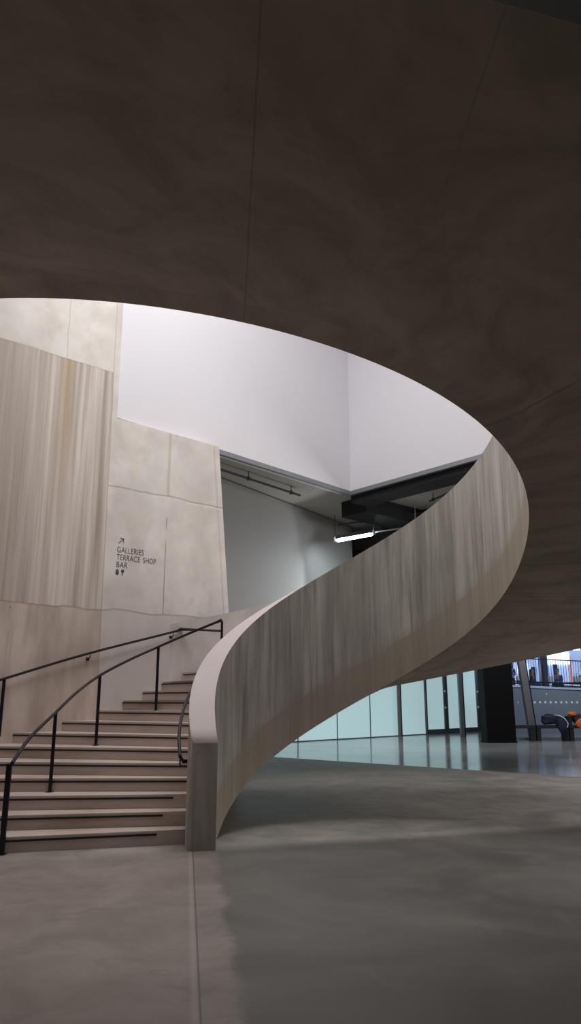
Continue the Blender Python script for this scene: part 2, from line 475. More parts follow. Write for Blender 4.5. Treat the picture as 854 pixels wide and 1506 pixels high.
# ------------------------------------------------------------------ handrails
def rail(name, pts, r=.021):
    return tube
ra = tag(empty('handrail', (-3.09, 8.57, 0)), 'black freestanding handrail with tall posts up the middle of the concrete steps', 'handrail')
def kid(name, bm, mat, par, smooth=False):
    o = bmobj(name, bm, mat, None, smooth=smooth); o.parent = par
    l = par.location; o.matrix_parent_inverse = Matrix.Rotation(-par.rotation_euler.z, 4, 'Z') @ Matrix.Translation((-l.x, -l.y, -l.z))
    return o
mid = [(-3.08, 8.62, .925), (-3.10, 9.2, 1.17), (-3.03, 9.9, 1.45), (-2.97, 10.6, 1.71), (-2.84, 11.3, 1.962), (-2.56, 11.95, 2.22), (-2.18, 12.4, 2.46),
       (-1.70, 12.55, 2.69), (-1.156, 12.45, 2.90)]
cm = catmull(mid, 6)
bm = bmesh.new(); tube(bm, cm + [cm[-1] + Vector((.012, 0, -.03)), cm[-1] + Vector((.012, 0, -.95))], .021); kid('rail', bm, 'black', ra, True)
for (x, y, z0, z1, ww) in ((-3.09, 8.57, 0, .925, .058), (-3.03, 9.9, .48, 1.45, .045), (-2.84, 11.3, .96, 1.96, .045), (-2.18, 12.4, 1.44, 2.46, .045)):
    bm = bmesh.new(); box(bm, (x, y, (z0+z1)/2), (ww, .014 if ww < .05 else .03, z1-z0), Matrix.Rotation(R(-8), 4, 'Z'), .003)
    box(bm, (x, y, z0+.004), (ww*1.5, .09, .008), Matrix.Rotation(R(-8), 4, 'Z'))
    kid('post', bm, 'black', ra)
rb = tag(empty('handrail', (-3.9, 12.0, 0)), 'black handrail climbing along the concrete wall on brackets beside the steps', 'handrail')
def wpt(s, z, off=.1): v = WO + WD*s + WN*off; return Vector((v.x, v.y, z))
w1 = [wpt(-5.3, 1.05), wpt(-4.0, 1.50), wpt(-2.786, 1.902), wpt(-1.406, 2.345), wpt(.2, 2.79), wpt(.42, 2.865)]
bm = bmesh.new(); tube(bm, catmull(w1, 5) + [Vector((-1.55, 13.13, 2.80)), Vector((-1.17, 12.60, 2.735))], .021); kid('rail', bm, 'black', rb, True)
for s_, z_ in ((-4.2, 1.43), (-1.33, 2.37), (.27, 2.82)):
    bm = bmesh.new(); a = wpt(s_, z_-.015, .1)
    tube(bm, [a, a + Vector((0, 0, -.06)), wpt(s_, z_-.10, .06), wpt(s_, z_-.10, -.005)], .008, 8)
    box(bm, tuple(wpt(s_, z_-.10, .004)), (.05, .05, .05), Matrix.Rotation(math.atan2(WD.y, WD.x), 4, 'Z'), .004)
    kid('bracket', bm, 'black', rb, True)
# the post that carries its lower end
bm = bmesh.new(); q = wpt(-2.72, 1.92); box(bm, (q.x, q.y, 1.5), (.045, .03, .86), None, .003); kid('post', bm, 'black', rb)
rc = tag(empty('handrail', (-1.31, 9.2, .95)), 'short curved black handrail fixed to the stair side of the balustrade by the newel', 'handrail')
c3 = catmull([(-1.31, 9.22, .96), (-1.385, 9.6, 1.18), (-1.43, 10.2, 1.46), (-1.40, 10.8, 1.74), (-1.2, 11.2, 2.0)], 6)
bm = bmesh.new(); tube(bm, [(-1.16, 9.30, .90), (-1.27, 9.20, .90)] + c3, .021); kid('rail', bm, 'black', rc, True)
bm = bmesh.new(); tube(bm, [(-1.31, 9.24, .96), (-1.31, 9.24, .86), (-1.28, 9.26, .845), (-1.13, 9.30, .845)], .009, 8); kid('bracket', bm, 'black', rc, True)

# ------------------------------------------------------------------ structure
# floors
FL = Vector((-.54, 22.74)); FD = Vector((5.38, -4.68)).normalized()
a = FL - FD*30; b = FL + FD*40
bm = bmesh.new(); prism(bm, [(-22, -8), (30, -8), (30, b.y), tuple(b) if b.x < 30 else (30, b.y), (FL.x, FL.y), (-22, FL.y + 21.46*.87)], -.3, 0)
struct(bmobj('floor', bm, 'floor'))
bm = bmesh.new(); prism(bm, [(FL.x, FL.y), (b.x, b.y), (40, b.y), (40, 60), (-22, 60), (-22, FL.y + 21.46*.87)], -.3, -.002)
o = bmobj('floor', bm, 'floor2'); struct(o)
# concrete wall with panels
ang = math.atan2(WD.y, WD.x)
bm = bmesh.new()
pts = [(-7, -.05), (1.9, -.05), (1.246, 6.62), (-1.055, 6.65), (-1.11, 13.0), (-7, 13.0)]
fr = [bm.verts.new((s, 0, z)) for s, z in pts]; bk = [bm.verts.new((s, .6, z)) for s, z in pts]
bm.faces.new(fr); bm.faces.new(bk[::-1])
for i in range(len(pts)): j = (i+1) % len(pts); bm.faces.new((fr[i], bk[i], bk[j], fr[j]))
struct(bmobj('wall_left', bm, 'walla', None, (WO.x, WO.y, 0), ang))
# white walls round the void
c0 = Vector((-3.30, 12.77)); cc = Vector((1.507, 17.92)); ce = cc + Vector((2.73, -3.08)).normalized()*13
def wallseg(name, p, q, z0, z1, th, mat, side=1):
    d = (q-p).normalized(); nn = Vector((-d.y, d.x))*th*side
    bm = bmesh.new(); prism(bm, [p, q, q+nn, p+nn], z0, z1); return bmobj(name, bm, mat)
struct(wallseg('wall_back', c0, cc + (cc-c0).normalized()*.0, 6.69, 13, .35, 'white'))
struct(wallseg('wall_right', cc, ce, 6.69, 13, .35, 'white'))
d1 = (cc-c0).normalized(); n1 = Vector((-d1.y, d1.x))
struct(wallseg('trim_1', c0 + d1*1.9 - n1*.012, cc - n1*.012 , 6.60, 6.70, .10, 'trim'))
d2 = (ce-cc).normalized(); n2 = Vector((-d2.y, d2.x))
struct(wallseg('trim_2', cc - n2*.012, ce - n2*.012, 6.60, 6.70, .10, 'trim'))
# ceiling over the void, with its light
bm = bmesh.new(); box(bm, (-1, 9, 13.15), (24, 24, .3)); struct(bmobj('ceiling', bm, 'white'))
bm = bmesh.new(); prism(bm, [(-2, -8), (14, -8), (14, 6.3), (-2, 6.3)], 8.0, 8.4); struct(bmobj('slab_blackout', bm, 'dark'))  # dark slab added to black out the upper corner and shade the floor
bm = bmesh.new(); box(bm, (-1, -7.2, 4), (30, .3, 8)); struct(bmobj('wall_light_block', bm, 'outwall'))  # unseen wall behind the camera, added to block the world light
# recess behind the void: ceiling, back wall, upper floor
B0 = Vector((-1.66, 16.92)); BD = Vector((1.63, 2.4)).normalized()
struct(wallseg('wall_recess', B0 - BD*4, B0 + BD*6.3, 3.2, 6.75, .3, 'greywall'))
bm = bmesh.new()
prism(bm, [c0 + n1*.3, cc + n1*.2, cc + n2*.2, ce + n2*.2, ce + Vector((4, 16)), Vector((-8, 30)), Vector((-8, 14))], 6.78, 7.0)
struct(bmobj('ceiling_recess', bm, 'ceil'))
bm = bmesh.new(); prism(bm, [Vector((-8, 14.6)), Vector((-1.0, 14.9)), Vector((1.2, 16.0)), Vector((5, 15.6)), Vector((6, 21)), Vector((-8, 21))], 3.0, 3.3)
struct(bmobj('floor_upper', bm, 'greywall'))
struct(wallseg('wall_dark', Vector((0.5, 26.5)), Vector((18, 20)), 3.3, 6.8, .3, 'dark'))
# dark downstand beams of the recess ceiling
def beam(p, q, z0, z1, th, mat='dark', side=1):
    return wallseg('ceiling_beam', p, q, z0, z1, th, mat, side)
gb = 'dark beams under the recess ceiling'
q0 = cc + n2*.12
tag(beam(q0 - d2*.1, q0 + d2*9, 6.44, 6.78, .62), 'long dark beam running just behind the right white wall', 'beam', gb)
q1 = cc + n2*3.1 + n1*.2
tag(beam(q1 - d2*1.5, q1 + d2*9, 5.9, 6.78, 1.6), 'deep dark beam crossing the recess above the light tube', 'beam', gb)
q2 = cc + n2*.8 + d2*3.6
tag(beam(q2, q2 + n2*2.3, 6.35, 6.78, .7), 'short dark cross beam between two pale ceiling panels', 'beam', gb)
q3 = cc + n2*.8 - d2*.2
tag(beam(q3, q3 + n2*2.3, 6.35, 6.78, .9), 'short dark cross beam next to the corner of the white walls', 'beam', gb)
# pipes
def pipe(pts, r, mat, lab, hang=()):
    e = tag(empty('ceiling_pipe', pts[0]), lab, 'pipe', None)
    bm = bmesh.new(); tube(bm, pts, r, 8); kid('pipe_run', bm, mat, e, True)
    for h in hang:
        p = Vector(pts[0]).lerp(Vector(pts[-1]), h)
        bm = bmesh.new(); tube(bm, [p, (p.x, p.y, 6.79)], .012, 6); tube(bm, [p + Vector((0, 0, -.04)), p + Vector((0, 0, .04))], r*1.5, 8)
        kid('hanger', bm, mat, e)
    return e
def ctp(P, D, s, o, z):
    nn = Vector((-D.y, D.x)); v = P + D*s + nn*o; return (v.x, v.y, z)
pipe([ctp(c0, d1, 2.75, .75, 6.60), ctp(c0, d1, 6.2, .95, 6.60)], .03, 'pipe', 'thin dark pipe along the pale ceiling strip left of the corner', (.03, .45, .9))
pipe([ctp(cc, d2, 1.0, 1.9, 6.58), ctp(cc, d2, 2.6, 1.35, 6.58)], .03, 'pipe', 'short dark pipe under the pale ceiling panel right of the corner', (.1, .9))
pipe([(2.15, 19.6, 6.00), (4.6, 19.3, 6.33)], .022, 'palepipe', 'pale conduit running from the light tube to the right', (.5,))
pipe([(1.3, 20.0, 6.32), (4.6, 19.6, 6.72)], .02, 'pipe', 'upper dark conduit above the light tube', (.2,))
# tube light
tl = tag(empty('batten_light', (1.72, 19.5, 5.88)), 'glowing white fluorescent batten light hung below the dark recess ceiling', 'light')
pa, pb = Vector((1.27, 19.55, 5.812)), Vector((2.17, 19.45, 5.955))
bm = bmesh.new(); tube(bm, [pa, pb], .068, 12); kid('light_tube', bm, 'tube', tl, True)
dd = (pb-pa).normalized()
bm = bmesh.new()
nh = 12; prof = [(-.16, -.02), (-.10, .06), (-.04, .10), (.04, .10), (.10, .06), (.16, -.02)]
sd = dd.cross(Vector((0, 0, 1))).normalized(); ud = sd.cross(dd)
rows = [[bm.verts.new(p + sd*x + ud*z) for x, z in prof] for p in (pa - dd*.05, pb + dd*.05)]
rows2 = [[bm.verts.new(p + sd*x*1.03 + ud*(z+.012)) for x, z in prof] for p in (pa - dd*.05, pb + dd*.05)]
for i in range(5):
    bm.faces.new((rows[0][i], rows[0][i+1], rows[1][i+1], rows[1][i])); bm.faces.new((rows2[0][i], rows2[0][i+1], rows2[1][i+1], rows2[1][i]))
for k in (0, 1):
    bm.faces.new(rows[k] + rows2[k][::-1])
for i in (0, 5): bm.faces.new((rows[0][i], rows[1][i], rows2[1][i], rows2[0][i]))
kid('reflector', bm, 'trim', tl)
for p, s in ((pa, -1), (pb, 1)):
    bm = bmesh.new(); q = p + dd*s*.07; box(bm, tuple(q), (.07, .09, .12), None, .01); kid('end_cap', bm, 'trim', tl)
    bm = bmesh.new(); tube(bm, [q + Vector((0, 0, .05)), (q.x, q.y, 6.5)], .01, 6); kid('hanger', bm, 'pipe', tl)

# ------------------------------------------------------------------ wall sign
sg = tag(empty('wayfinding_sign', wpt(-.9, 4.1, .002), 0), 'small grey lettering GALLERIES TERRACE SHOP BAR with arrow on the concrete wall', 'sign')
def text_mesh(s, size, width=None):
    cu = bpy.data.curves.new('txt', 'FONT'); cu.body = s; cu.size = size; cu.extrude = .001; cu.offset = -.0012
    cu.space_character = 1.04; cu.space_word = 1.3
    o = bpy.data.objects.new('txt', cu); C.objects.link(o)
    dg = bpy.context.evaluated_depsgraph_get(); me = bpy.data.meshes.new_from_object(o.evaluated_get(dg))
    bpy.data.objects.remove(o)
    if width:
        x = max(v.co.x for v in me.vertices)
        for v in me.vertices: v.co.x *= width/x
    return me
def on_wall(me, name, s, z, mat):
    o = link(name, me, mat); o.parent = sg
    o.matrix_parent_inverse = Matrix.Translation(-Vector(sg.location))
    o.location = wpt(s, z, .004); o.rotation_euler = (R(90), 0, ang); return o
on_wall(text_mesh('GALLERIES', .148, .54), 'lettering', -.905, 4.155, 'print')
on_wall(text_mesh('TERRACE', .148, .47), 'lettering', -.905, 4.02, 'print')
on_wall(text_mesh('SHOP', .148, .27), 'lettering', -.375, 4.02, 'print')
on_wall(text_mesh('BAR', .148, .225), 'lettering', -.905, 3.885, 'print')
def flat(bm, pts, d=.002):
    a = [bm.verts.new((x, y, 0)) for x, y in pts]; b = [bm.verts.new((x, y, d)) for x, y in pts]
    bm.faces.new(a[::-1]); bm.faces.new(b)
    for i in range(len(pts)): j = (i+1) % len(pts); bm.faces.new((a[i], a[j], b[j], b[i]))
def icon(name, shapes, s, z):
    bm = bmesh.new()
    for p in shapes: flat(bm, p)
    bmesh.ops.recalc_face_normals(bm, faces=bm.faces)
    me = bpy.data.meshes.new(name); bm.to_mesh(me); bm.free(); return on_wall(me, name, s, z, 'print')
icon('arrow', [[(0, .008), (.008, 0), (.108, .098), (.1, .106)], [(.03, .094), (.108, .094), (.108, .106), (.03, .106)], [(.096, .03), (.108, .03), (.108, .106), (.096, .106)]], -.885, 4.31)
icon('bag_symbol', [[(0, 0), (.06, 0), (.06, .075), (0, .075)], [(.014, .075), (.022, .075), (.022, .095), (.014, .095)], [(.038, .075), (.046, .075), (.046, .095), (.038, .095)], [(.014, .09), (.046, .09), (.046, .098), (.014, .098)]], -.905, 3.75)
icon('cup_symbol', [[(.005, .095), (.0, .06), (.012, .04), (.024, .034), (.036, .034), (.048, .04), (.06, .06), (.055, .095)], [(.026, .035), (.034, .035), (.034, .008), (.026, .008)], [(.01, 0), (.05, 0), (.05, .008), (.01, .008)]], -.80, 3.755)

# ------------------------------------------------------------------ far glass wall
GP, GD = Vector((.32, 30.8)), Vector((.68662, .72701)); GN = Vector((.72701, -.68662))
gang = math.atan2(GD.y, GD.x)
joints = [-4.6, -2.3, -.05, 2.40, 4.69, 6.95, 9.1]
def gp(s, off=0): return GP + GD*s + GN*off
def pane(wn, s0, s1, z0, z1, off=0):
    p, q = gp(s0, off), gp(s1, off); bm = bmesh.new(); nn = -GN*.02
    prism(bm, [p, q, q+nn, p+nn], z0, z1); o = bmobj('pane', bm, 'panel'); o.parent = wn; return o
wid = 1
for i in range(len(joints)-1):
    wn = bpy.data.objects.new('window_%d' % wid, None); C.objects.link(wn); struct(wn); wid += 1
    pane(wn, joints[i]+.025, joints[i+1]-.025, .03, 4.2)
    bm = bmesh.new(); p, q = gp(joints[i]-.02, .03), gp(joints[i]+.02, .03); prism(bm, [p, q, q-GN*.08, p-GN*.08], 0, 4.2)
    p, q = gp(joints[i]+.02, .03), gp(joints[i+1]-.02, .03); prism(bm, [p, q, q-GN*.06, p-GN*.06], 0, .035)
    o = bmobj('window_frame', bm, 'trim'); o.parent = wn
# glazed doors section with heavier frames
ds = [9.1, 11.0, 14.25, 17.5]
for k in range(3):
    wn = bpy.data.objects.new('door_%d' % (k+1), None); C.objects.link(wn); struct(wn)
    s0, s1 = ds[k], ds[k+1]
    pane(wn, s0+.15, s1-.15, .2, 4.2)
    bm = bmesh.new()
    for a_, b_ in ((s0+.02, s0+.15), (s1-.22, s1-.02)):
        p, q = gp(a_, .05), gp(b_, .05); prism(bm, [p, q, q-GN*.1, p-GN*.1], 0, 4.2)
    p, q = gp(s0+.15, .05), gp(s1-.22, .05); prism(bm, [p, q, q-GN*.1, p-GN*.1], 0, .22)
    o = bmobj('door_frame', bm, 'post'); o.parent = wn
    bm = bmesh.new(); a_ = gp(s1-.16, .09)
    for zz in (1.25, 2.05): bmesh.ops.create_icosphere(bm, subdivisions=2, radius=.06, matrix=Matrix.Translation((a_.x, a_.y, zz)))
    o = bmobj('door_handle', bm, 'whitebag'); o.parent = wn
# header over the glass and hall ceiling
struct(wallseg('wall_header', gp(-14, .1), gp(15.5, .1), 4.2, 6, .5, 'greywall'))
bm = bmesh.new(); prism(bm, [Vector((-14, 21.5)), Vector((7, 21.5)), Vector((16, 31)), Vector((16, 46)), Vector((-14, 46))], 5.2, 5.4)
struct(bmobj('ceiling_hall', bm, 'dark'))
# slim posts
def postobj(x, y, w_, d_, h_, lab, mat='post', lean=0.):
    e = tag(empty('steel_post', (x, y, 0)), lab, 'post')
    bm = bmesh.new()
    vs = [(-w_/2, -d_/2), (w_/2, -d_/2), (w_/2, d_/2), (-w_/2, d_/2)]
    a = [bm.verts.new((px, py, 0)) for px, py in vs]; b = [bm.verts.new((px+lean*h_, py, h_)) for px, py in vs]
    bm.faces.new(a[::-1]); bm.faces.new(b)
    for i in range(4): j = (i+1) % 4; bm.faces.new((a[i], a[j], b[j], b[i]))
    o = bmobj('shaft', bm, mat, e)
    bm = bmesh.new(); box(bm, (w_/2 + .03, 0, h_/2), (.06, d_*.8, h_), None)
    for v in bm.verts: v.co.x += lean*v.co.z
    o = bmobj('edge_strip', bm, 'black', e)
    return e
postobj(5.0, 35.35, .13, .2, 5.2, 'slim dark steel post in the frosted glass wall, nearest the stair', 'post')
postobj(7.75, 34.8, .17, .25, 5.2, 'slim grey steel post standing before the glass doors, left of the black pillar', 'post')
# black pillar
pl = tag(empty('pillar', (8.2, 30, 0)), 'wide black rectangular pillar standing on the glossy floor', 'pillar')
bm = bmesh.new(); box(bm, (0, .45, 2.65), (1.13, .95, 5.3), None, .015); bmobj('shaft', bm, 'pillar', pl)
bm = bmesh.new(); box(bm, (0, .45, .03), (1.17, .99, .06), None, .008); bmobj('plinth', bm, 'pillar', pl)

# ------------------------------------------------------------------ window onto the terrace
WY = 32.9
for k, (x0, x1) in enumerate(((8.95, 10.25), (10.35, 14.2), (14.3, 18.2))):
    wn = bpy.data.objects.new('window_%d' % wid, None); C.objects.link(wn); struct(wn); wid += 1
    bm = bmesh.new(); box(bm, ((x0+x1)/2, WY, 2.15), (x1-x0, .02, 4.2)); o = bmobj('pane', bm, 'glass', wn)
    bm = bmesh.new(); box(bm, ((x0+x1)/2, WY, .03), (x1-x0, .1, .07)); box(bm, ((x0+x1)/2, WY, 4.28), (x1-x0, .1, .1)); bmobj('window_frame', bm, 'trim', wn)
    bm = bmesh.new(); nx = int((x1-x0)/.228)
    for i in range(nx):
        bmesh.ops.create_circle(bm, cap_ends=True, segments=12, radius=.05,
                              matrix=Matrix.Translation((x0 + .16 + i*.228, WY-.014, 1.52)) @ Matrix.Rotation(R(90), 4, 'X'))
    if k == 1: bmesh.ops.create_circle(bm, cap_ends=True, segments=12, radius=.03,
                              matrix=Matrix.Translation((11.05, WY-.014, 1.87)) @ Matrix.Rotation(R(90), 4, 'X'))
    o = bmobj('marker_dots', bm, 'dotwhite', wn); o['label'] = 'row of white marker dots on the glass'
postobj(10.2, 32.5, .27, .3, 5.2, 'grey leaning steel post between the terrace windows, behind the benches', 'post', -.085)
# outside terrace
bm = bmesh.new(); prism(bm, [(9.9, 38), (24, 38), (24, 38.4), (9.9, 38.4)], -.1, [2.32, 1.68, 1.68, 2.32]); struct(bmobj('wall_terrace', bm, 'outwall'))
bm = bmesh.new(); prism(bm, [(9.9, 37.93), (24, 37.93), (24, 38.45), (9.9, 38.45)], [2.30, 1.66, 1.66, 2.30], [2.40, 1.76, 1.76, 2.40]); struct(bmobj('trim_3', bm, 'coping'))
bm = bmesh.new(); box(bm, (19, 42.4, 1.55), (16.5, 8, .5)); struct(bmobj('floor_terrace', bm, 'outwall'))
struct(wallseg('wall_side', Vector((9.0, 33.0)), Vector((9.95, 38.2)), -.05, 5.0, .12, 'outwall'))
def cz(x): return 2.44 - (x-8.6)*.7/15.4
fe = tag(empty('railing', (8.8, 38.15, 2.4)), 'tall black bar railing on the coping of the terrace wall outside', 'railing')
def fk(nm, bm): o = bmobj(nm, bm, 'black'); o.parent = fe; o.matrix_parent_inverse = Matrix.Translation((-8.8, -38.15, -2.4)); return o
for zo, th in ((1.36, .05), (.22, .06), (.1, .04)):
    bm = bmesh.new(); prism(bm, [(10.1, 38.13), (20, 38.13), (20, 38.17), (10.1, 38.17)], [cz(10.1)+zo-th/2, cz(20)+zo-th/2-.0, cz(20)+zo-th/2, cz(10.1)+zo-th/2], [cz(10.1)+zo+th/2, cz(20)+zo+th/2, cz(20)+zo+th/2, cz(10.1)+zo+th/2]); fk('rail', bm)
x = 10.15
while x < 19.9:
    bm = bmesh.new(); box(bm, (x, 38.15, cz(x)+.70), (.018, .018, 1.36)); fk('bar', bm); x += .125
for x in (10.5, 12.72, 14.94, 17.2):
    bm = bmesh.new(); box(bm, (x, 38.2, cz(x)+.62), (.06, .06, 1.5), None, .004); fk('post', bm)
# shop front
sf = tag(empty('shop_front', (15, 46, 1.8)), 'brightly lit shop front with colourful displays behind the terrace railing', 'shop front')
def sk(nm, bm, mat): o = bmobj(nm, bm, mat); o.parent = sf; o.matrix_parent_inverse = Matrix.Translation((-15, -46, -1.8)); return o
bm = bmesh.new(); box(bm, (19, 46.2, 3.2), (16, .2, 2.9)); sk('lit_glazing', bm, 'shop')
xx = 11.3; k = 0
cols = ['poster_dark', 'poster_blue', 'poster_yellow', 'poster_dark', 'poster_red', 'poster_dark', 'poster_blue', 'poster_dark', 'poster_pink', 'poster_yellow']
rnd = random.Random(3)
while xx < 24:
    w_ = rnd.uniform(.10, .32); h_ = rnd.uniform(1.2, 2.3); bm = bmesh.new(); box(bm, (xx, 46.02, 2.0 + h_/2 + rnd.uniform(0, .4)), (w_, .08, h_), None, .01)
    sk('display_panel', bm, cols[k % len(cols)]); k += 1; xx += w_ + rnd.uniform(.2, .7)
for x_, w_ in ((12.2, 1.3), (16.1, 1.8), (14.1, .6)):
    bm = bmesh.new(); box(bm, (x_, 45.95, 4.1 - (x_ == 14.1)*.7), (w_, .06, .75), None, .02); sk('display_light', bm, 'glow')
for x_ in (11.5, 13.8, 15.05, 18.6):
    bm = bmesh.new(); box(bm, (x_, 45.0, 3.3), (.42, .42, 2.8), None, .02); sk('column', bm, 'poster_dark')
bm = bmesh.new(); box(bm, (19, 45.4, 2.1), (16, 1.0, .6), None, .02); sk('counter', bm, 'poster_dark')
bm = bmesh.new(); prism(bm, [(10.6, 38.6), (26, 38.6), (26, 47), (10.6, 47)], 4.75, 5.0); struct(bmobj('ceiling_terrace', bm, 'canopy'))
for x_, y_, z_, l_ in ((14.6, 39.4, 4.2, 1.1), (12.6, 41.0, 4.35, 1.0), (17.4, 40.5, 4.3, 1.2)):
    e = tag(empty('strip_light', (x_, y_, z_)), {14.6: 'bright strip light over the terrace, above the seated people at the right edge',
        12.6: 'strip light over the terrace just right of the leaning grey post', 17.4: 'strip light over the terrace beyond the right edge'}[x_], 'light', 'strip lights over the terrace')
    bm = bmesh.new(); box(bm, (0, 0, 0), (l_, .16, .09), None, .01); bmobj('diffuser', bm, 'striplight', e)
    bm = bmesh.new(); box(bm, (0, 0, .08), (l_+.04, .2, .07), None, .01); bmobj('housing', bm, 'trim', e)
    bm = bmesh.new(); 
    for q in (-l_*.35, l_*.35): tube(bm, [(q, 0, .1), (q, 0, 4.76 - z_)], .012, 6)
    bmobj('hanger', bm, 'trim', e)

# ------------------------------------------------------------------ people on the terrace
def skin(name, verts, edges, radii, mat, parent, sub=1):
    me = bpy.data.meshes.new(name); me.from_pydata(verts, edges, [])
    o = link(name, me, mat, parent)
    o.modifiers.new('s', 'SKIN')
    for i, r in enumerate(radii):
        v = me.skin_vertices[0].data[i]; v.radius = (r, r) if not isinstance(r, tuple) else r
        v.use_root = (i == 0)
    md = o.modifiers.new('u', 'SUBSURF'); md.levels = sub; md.render_levels = sub
    for p in me.polygons: p.use_smooth = True
    return o
def person(loc, rz, label, seated=True, coat='darkcloth', legs='jean', hair=True, lean=.12, longhair=False):
    e = tag(empty('person', loc, rz), label, 'person', 'people on the terrace')
    hz = .57 if seated else .95                                     # hips
    f = lambda z: -lean*(z-hz)                                      # torso leans forward (-y is forward)
    nz = hz+.56
    V = [(0, 0, hz), (0, f(hz+.25), hz+.25), (0, f(hz+.46), hz+.46), (0, f(nz), nz), (0, f(nz)-.02, nz+.08), (0, f(nz)-.03, nz+.19), (0, f(nz)-.02, nz+.27)]
    Ra = [(.15, .11), (.13, .10), (.16, .10), .055, .07, .088, .06]
    E = [(0, 1), (1, 2), (2, 3), (3, 4), (4, 5), (5, 6)]
    for s in (-1, 1):
        b = len(V)
        sh = (s*.19, f(hz+.47), hz+.47); el = (s*.24, f(hz+.2)-.06, hz+.2); wr = (s*.12, -.30 if seated else -.16, hz+.16 if seated else hz+.12)
        V += [sh, el, wr, (wr[0]-s*.01, wr[1]-.07, wr[2]-.01)]; Ra += [.06, .042, .028, .028]
        E += [(2, b), (b, b+1), (b+1, b+2), (b+2, b+3)]
        hb = b+3
        for q in range(4):
            p = (wr[0]-s*(.045-.022*q), wr[1]-.12-.005*(q in (1, 2)), wr[2]-.02)
            V += [p, (p[0], p[1]-.03, p[2]-.02)]; Ra += [.009, .007]; E += [(hb, len(V)-2), (len(V)-2, len(V)-1)]
        V += [(wr[0]-s*.055, wr[1]-.05, wr[2]+.01), (wr[0]-s*.07, wr[1]-.08, wr[2])]; Ra += [.010, .008]; E += [(b+2, len(V)-2), (len(V)-2, len(V)-1)]
        b = len(V)
        if seated:
            V += [(s*.10, -.02, hz), (s*.13, -.44, hz+.03), (s*.13, -.47, .09), (s*.13, -.62, .04)]
        else:
            V += [(s*.10, 0, hz-.05), (s*.11, -.02, .5), (s*.11, .02, .09), (s*.11, -.13, .04)]
        Ra += [.095, .065, .045, .035]; E += [(0, b), (b, b+1), (b+1, b+2), (b+2, b+3)]
    bd = skin('body', V, E, Ra, 'skin', e, 1)
    # coat
    cv = [(0, 0, hz-.02), (0, f(hz+.25), hz+.25), (0, f(hz+.46), hz+.46), (0, f(nz), nz-.02)]
    cr = [(.175, .135), (.155, .125), (.185, .12), .07]; ce_ = [(0, 1), (1, 2), (2, 3)]
    for s in (-1, 1):
        b = len(cv); wr = (s*.12, -.28 if seated else -.15, hz+.16 if seated else hz+.13)
        cv += [(s*.20, f(hz+.46), hz+.46), (s*.245, f(hz+.2)-.06, hz+.2), wr]; cr += [.075, .056, .042]; ce_ += [(2, b), (b, b+1), (b+1, b+2)]
    skin('coat', cv, ce_, cr, coat, e, 1)
    lv = [(0, 0, hz-.02)]; lr = [(.17, .13)]; le = []
    for s in (-1, 1):
        b = len(lv)
        lv += [(s*.10, -.03, hz), (s*.13, -.44, hz+.03), (s*.13, -.46, .11)] if seated else [(s*.10, 0, hz-.06), (s*.11, -.02, .5), (s*.11, .02, .10)]
        lr += [.108, .08, .06]; le += [(0, b), (b, b+1), (b+1, b+2)]
    skin('trousers', lv, le, lr, legs, e, 1)
    hy = f(nz)
    hv = [(0, hy+.02, nz+.30), (0, hy+.055, nz+.20), (0, hy+.06, nz+.08)] + ([(0, hy+.09, nz-.10)] if longhair else [])
    skin('hair', hv, [(i, i+1) for i in range(len(hv)-1)], [.075, .085, .06, .06][:len(hv)], 'hair', e, 1)
    # face
    for nm, pos, rr, mt in (('eye', (.03, -.105, .175), .011, 'hair'), ('eye', (-.03, -.105, .175), .011, 'hair'), ('nose', (0, -.118, .14), .014, 'skin'), ('mouth', (0, -.105, .10), .016, 'poster_red'),
                            ('ear', (.085, -.02, .155), .022, 'skin'), ('ear', (-.085, -.02, .155), .022, 'skin')):
        bm = bmesh.new(); bmesh.ops.create_icosphere(bm, subdivisions=1, radius=rr, matrix=Matrix.Translation((pos[0], hy+pos[1], nz+pos[2])) @ Matrix.Diagonal((1, .8, .55 if nm == 'mouth' else 1.1, 1)))
        bmobj(nm, bm, mt, bd, smooth=True)
    return e
TZ = 1.8
def seat(x, y, w_, lab, rz=0, h=.43):
    e = tag(empty('bench', (x, y, TZ), rz), lab, 'bench', 'benches on the terrace')
    bm = bmesh.new(); box(bm, (0, 0, h-.03), (w_, .45, .06), None, .01); bmobj('seat', bm, 'wood', e)
    for s in (-1, 1):
        bm = bmesh.new(); box(bm, (s*(w_/2-.1), 0, (h-.06)/2), (.08, .4, h-.06), None, .01); bmobj('leg', bm, 'wood', e)
    return e
seat(11.25, 40.0, 1.6, 'low dark bench on the terrace behind the leaning grey post')
seat(12.75, 40.25, 1.1, 'low dark bench on the terrace under the person in jeans')
seat(14.25, 40.0, 1.5, 'low dark bench on the terrace under the person in a blue jacket')
seat(15.7, 39.8, 1.1, 'low dark bench on the terrace at the right edge')
seat(12.9, 39.0, 4.4, 'long low dark bench right behind the terrace railing, carrying white bags', 0, .70)
person((11.35, 39.98, TZ), R(25), 'person in dark clothes sitting hunched left of the leaning grey post', coat='darkcloth', legs='darkcloth', lean=.35)
person((12.0, 41.3, TZ+0), R(-20), 'person in a long blue coat standing on the terrace left of the grey post', seated=False, coat='blue', legs='navy')
person((12.75, 40.23, TZ), R(65), 'person with long dark hair and blue jeans sitting right of the grey post', coat='darkcloth', legs='jean', longhair=True)
person((14.15, 39.98, TZ), R(-50), 'person in a blue jacket sitting on the terrace, right of the long-haired person in jeans', coat='blue', legs='darkcloth', lean=.2)
person((15.45, 39.78, TZ), R(-30), 'person in dark coat and purple trousers sitting at the right edge', coat='darkcloth', legs='purple', lean=.3)
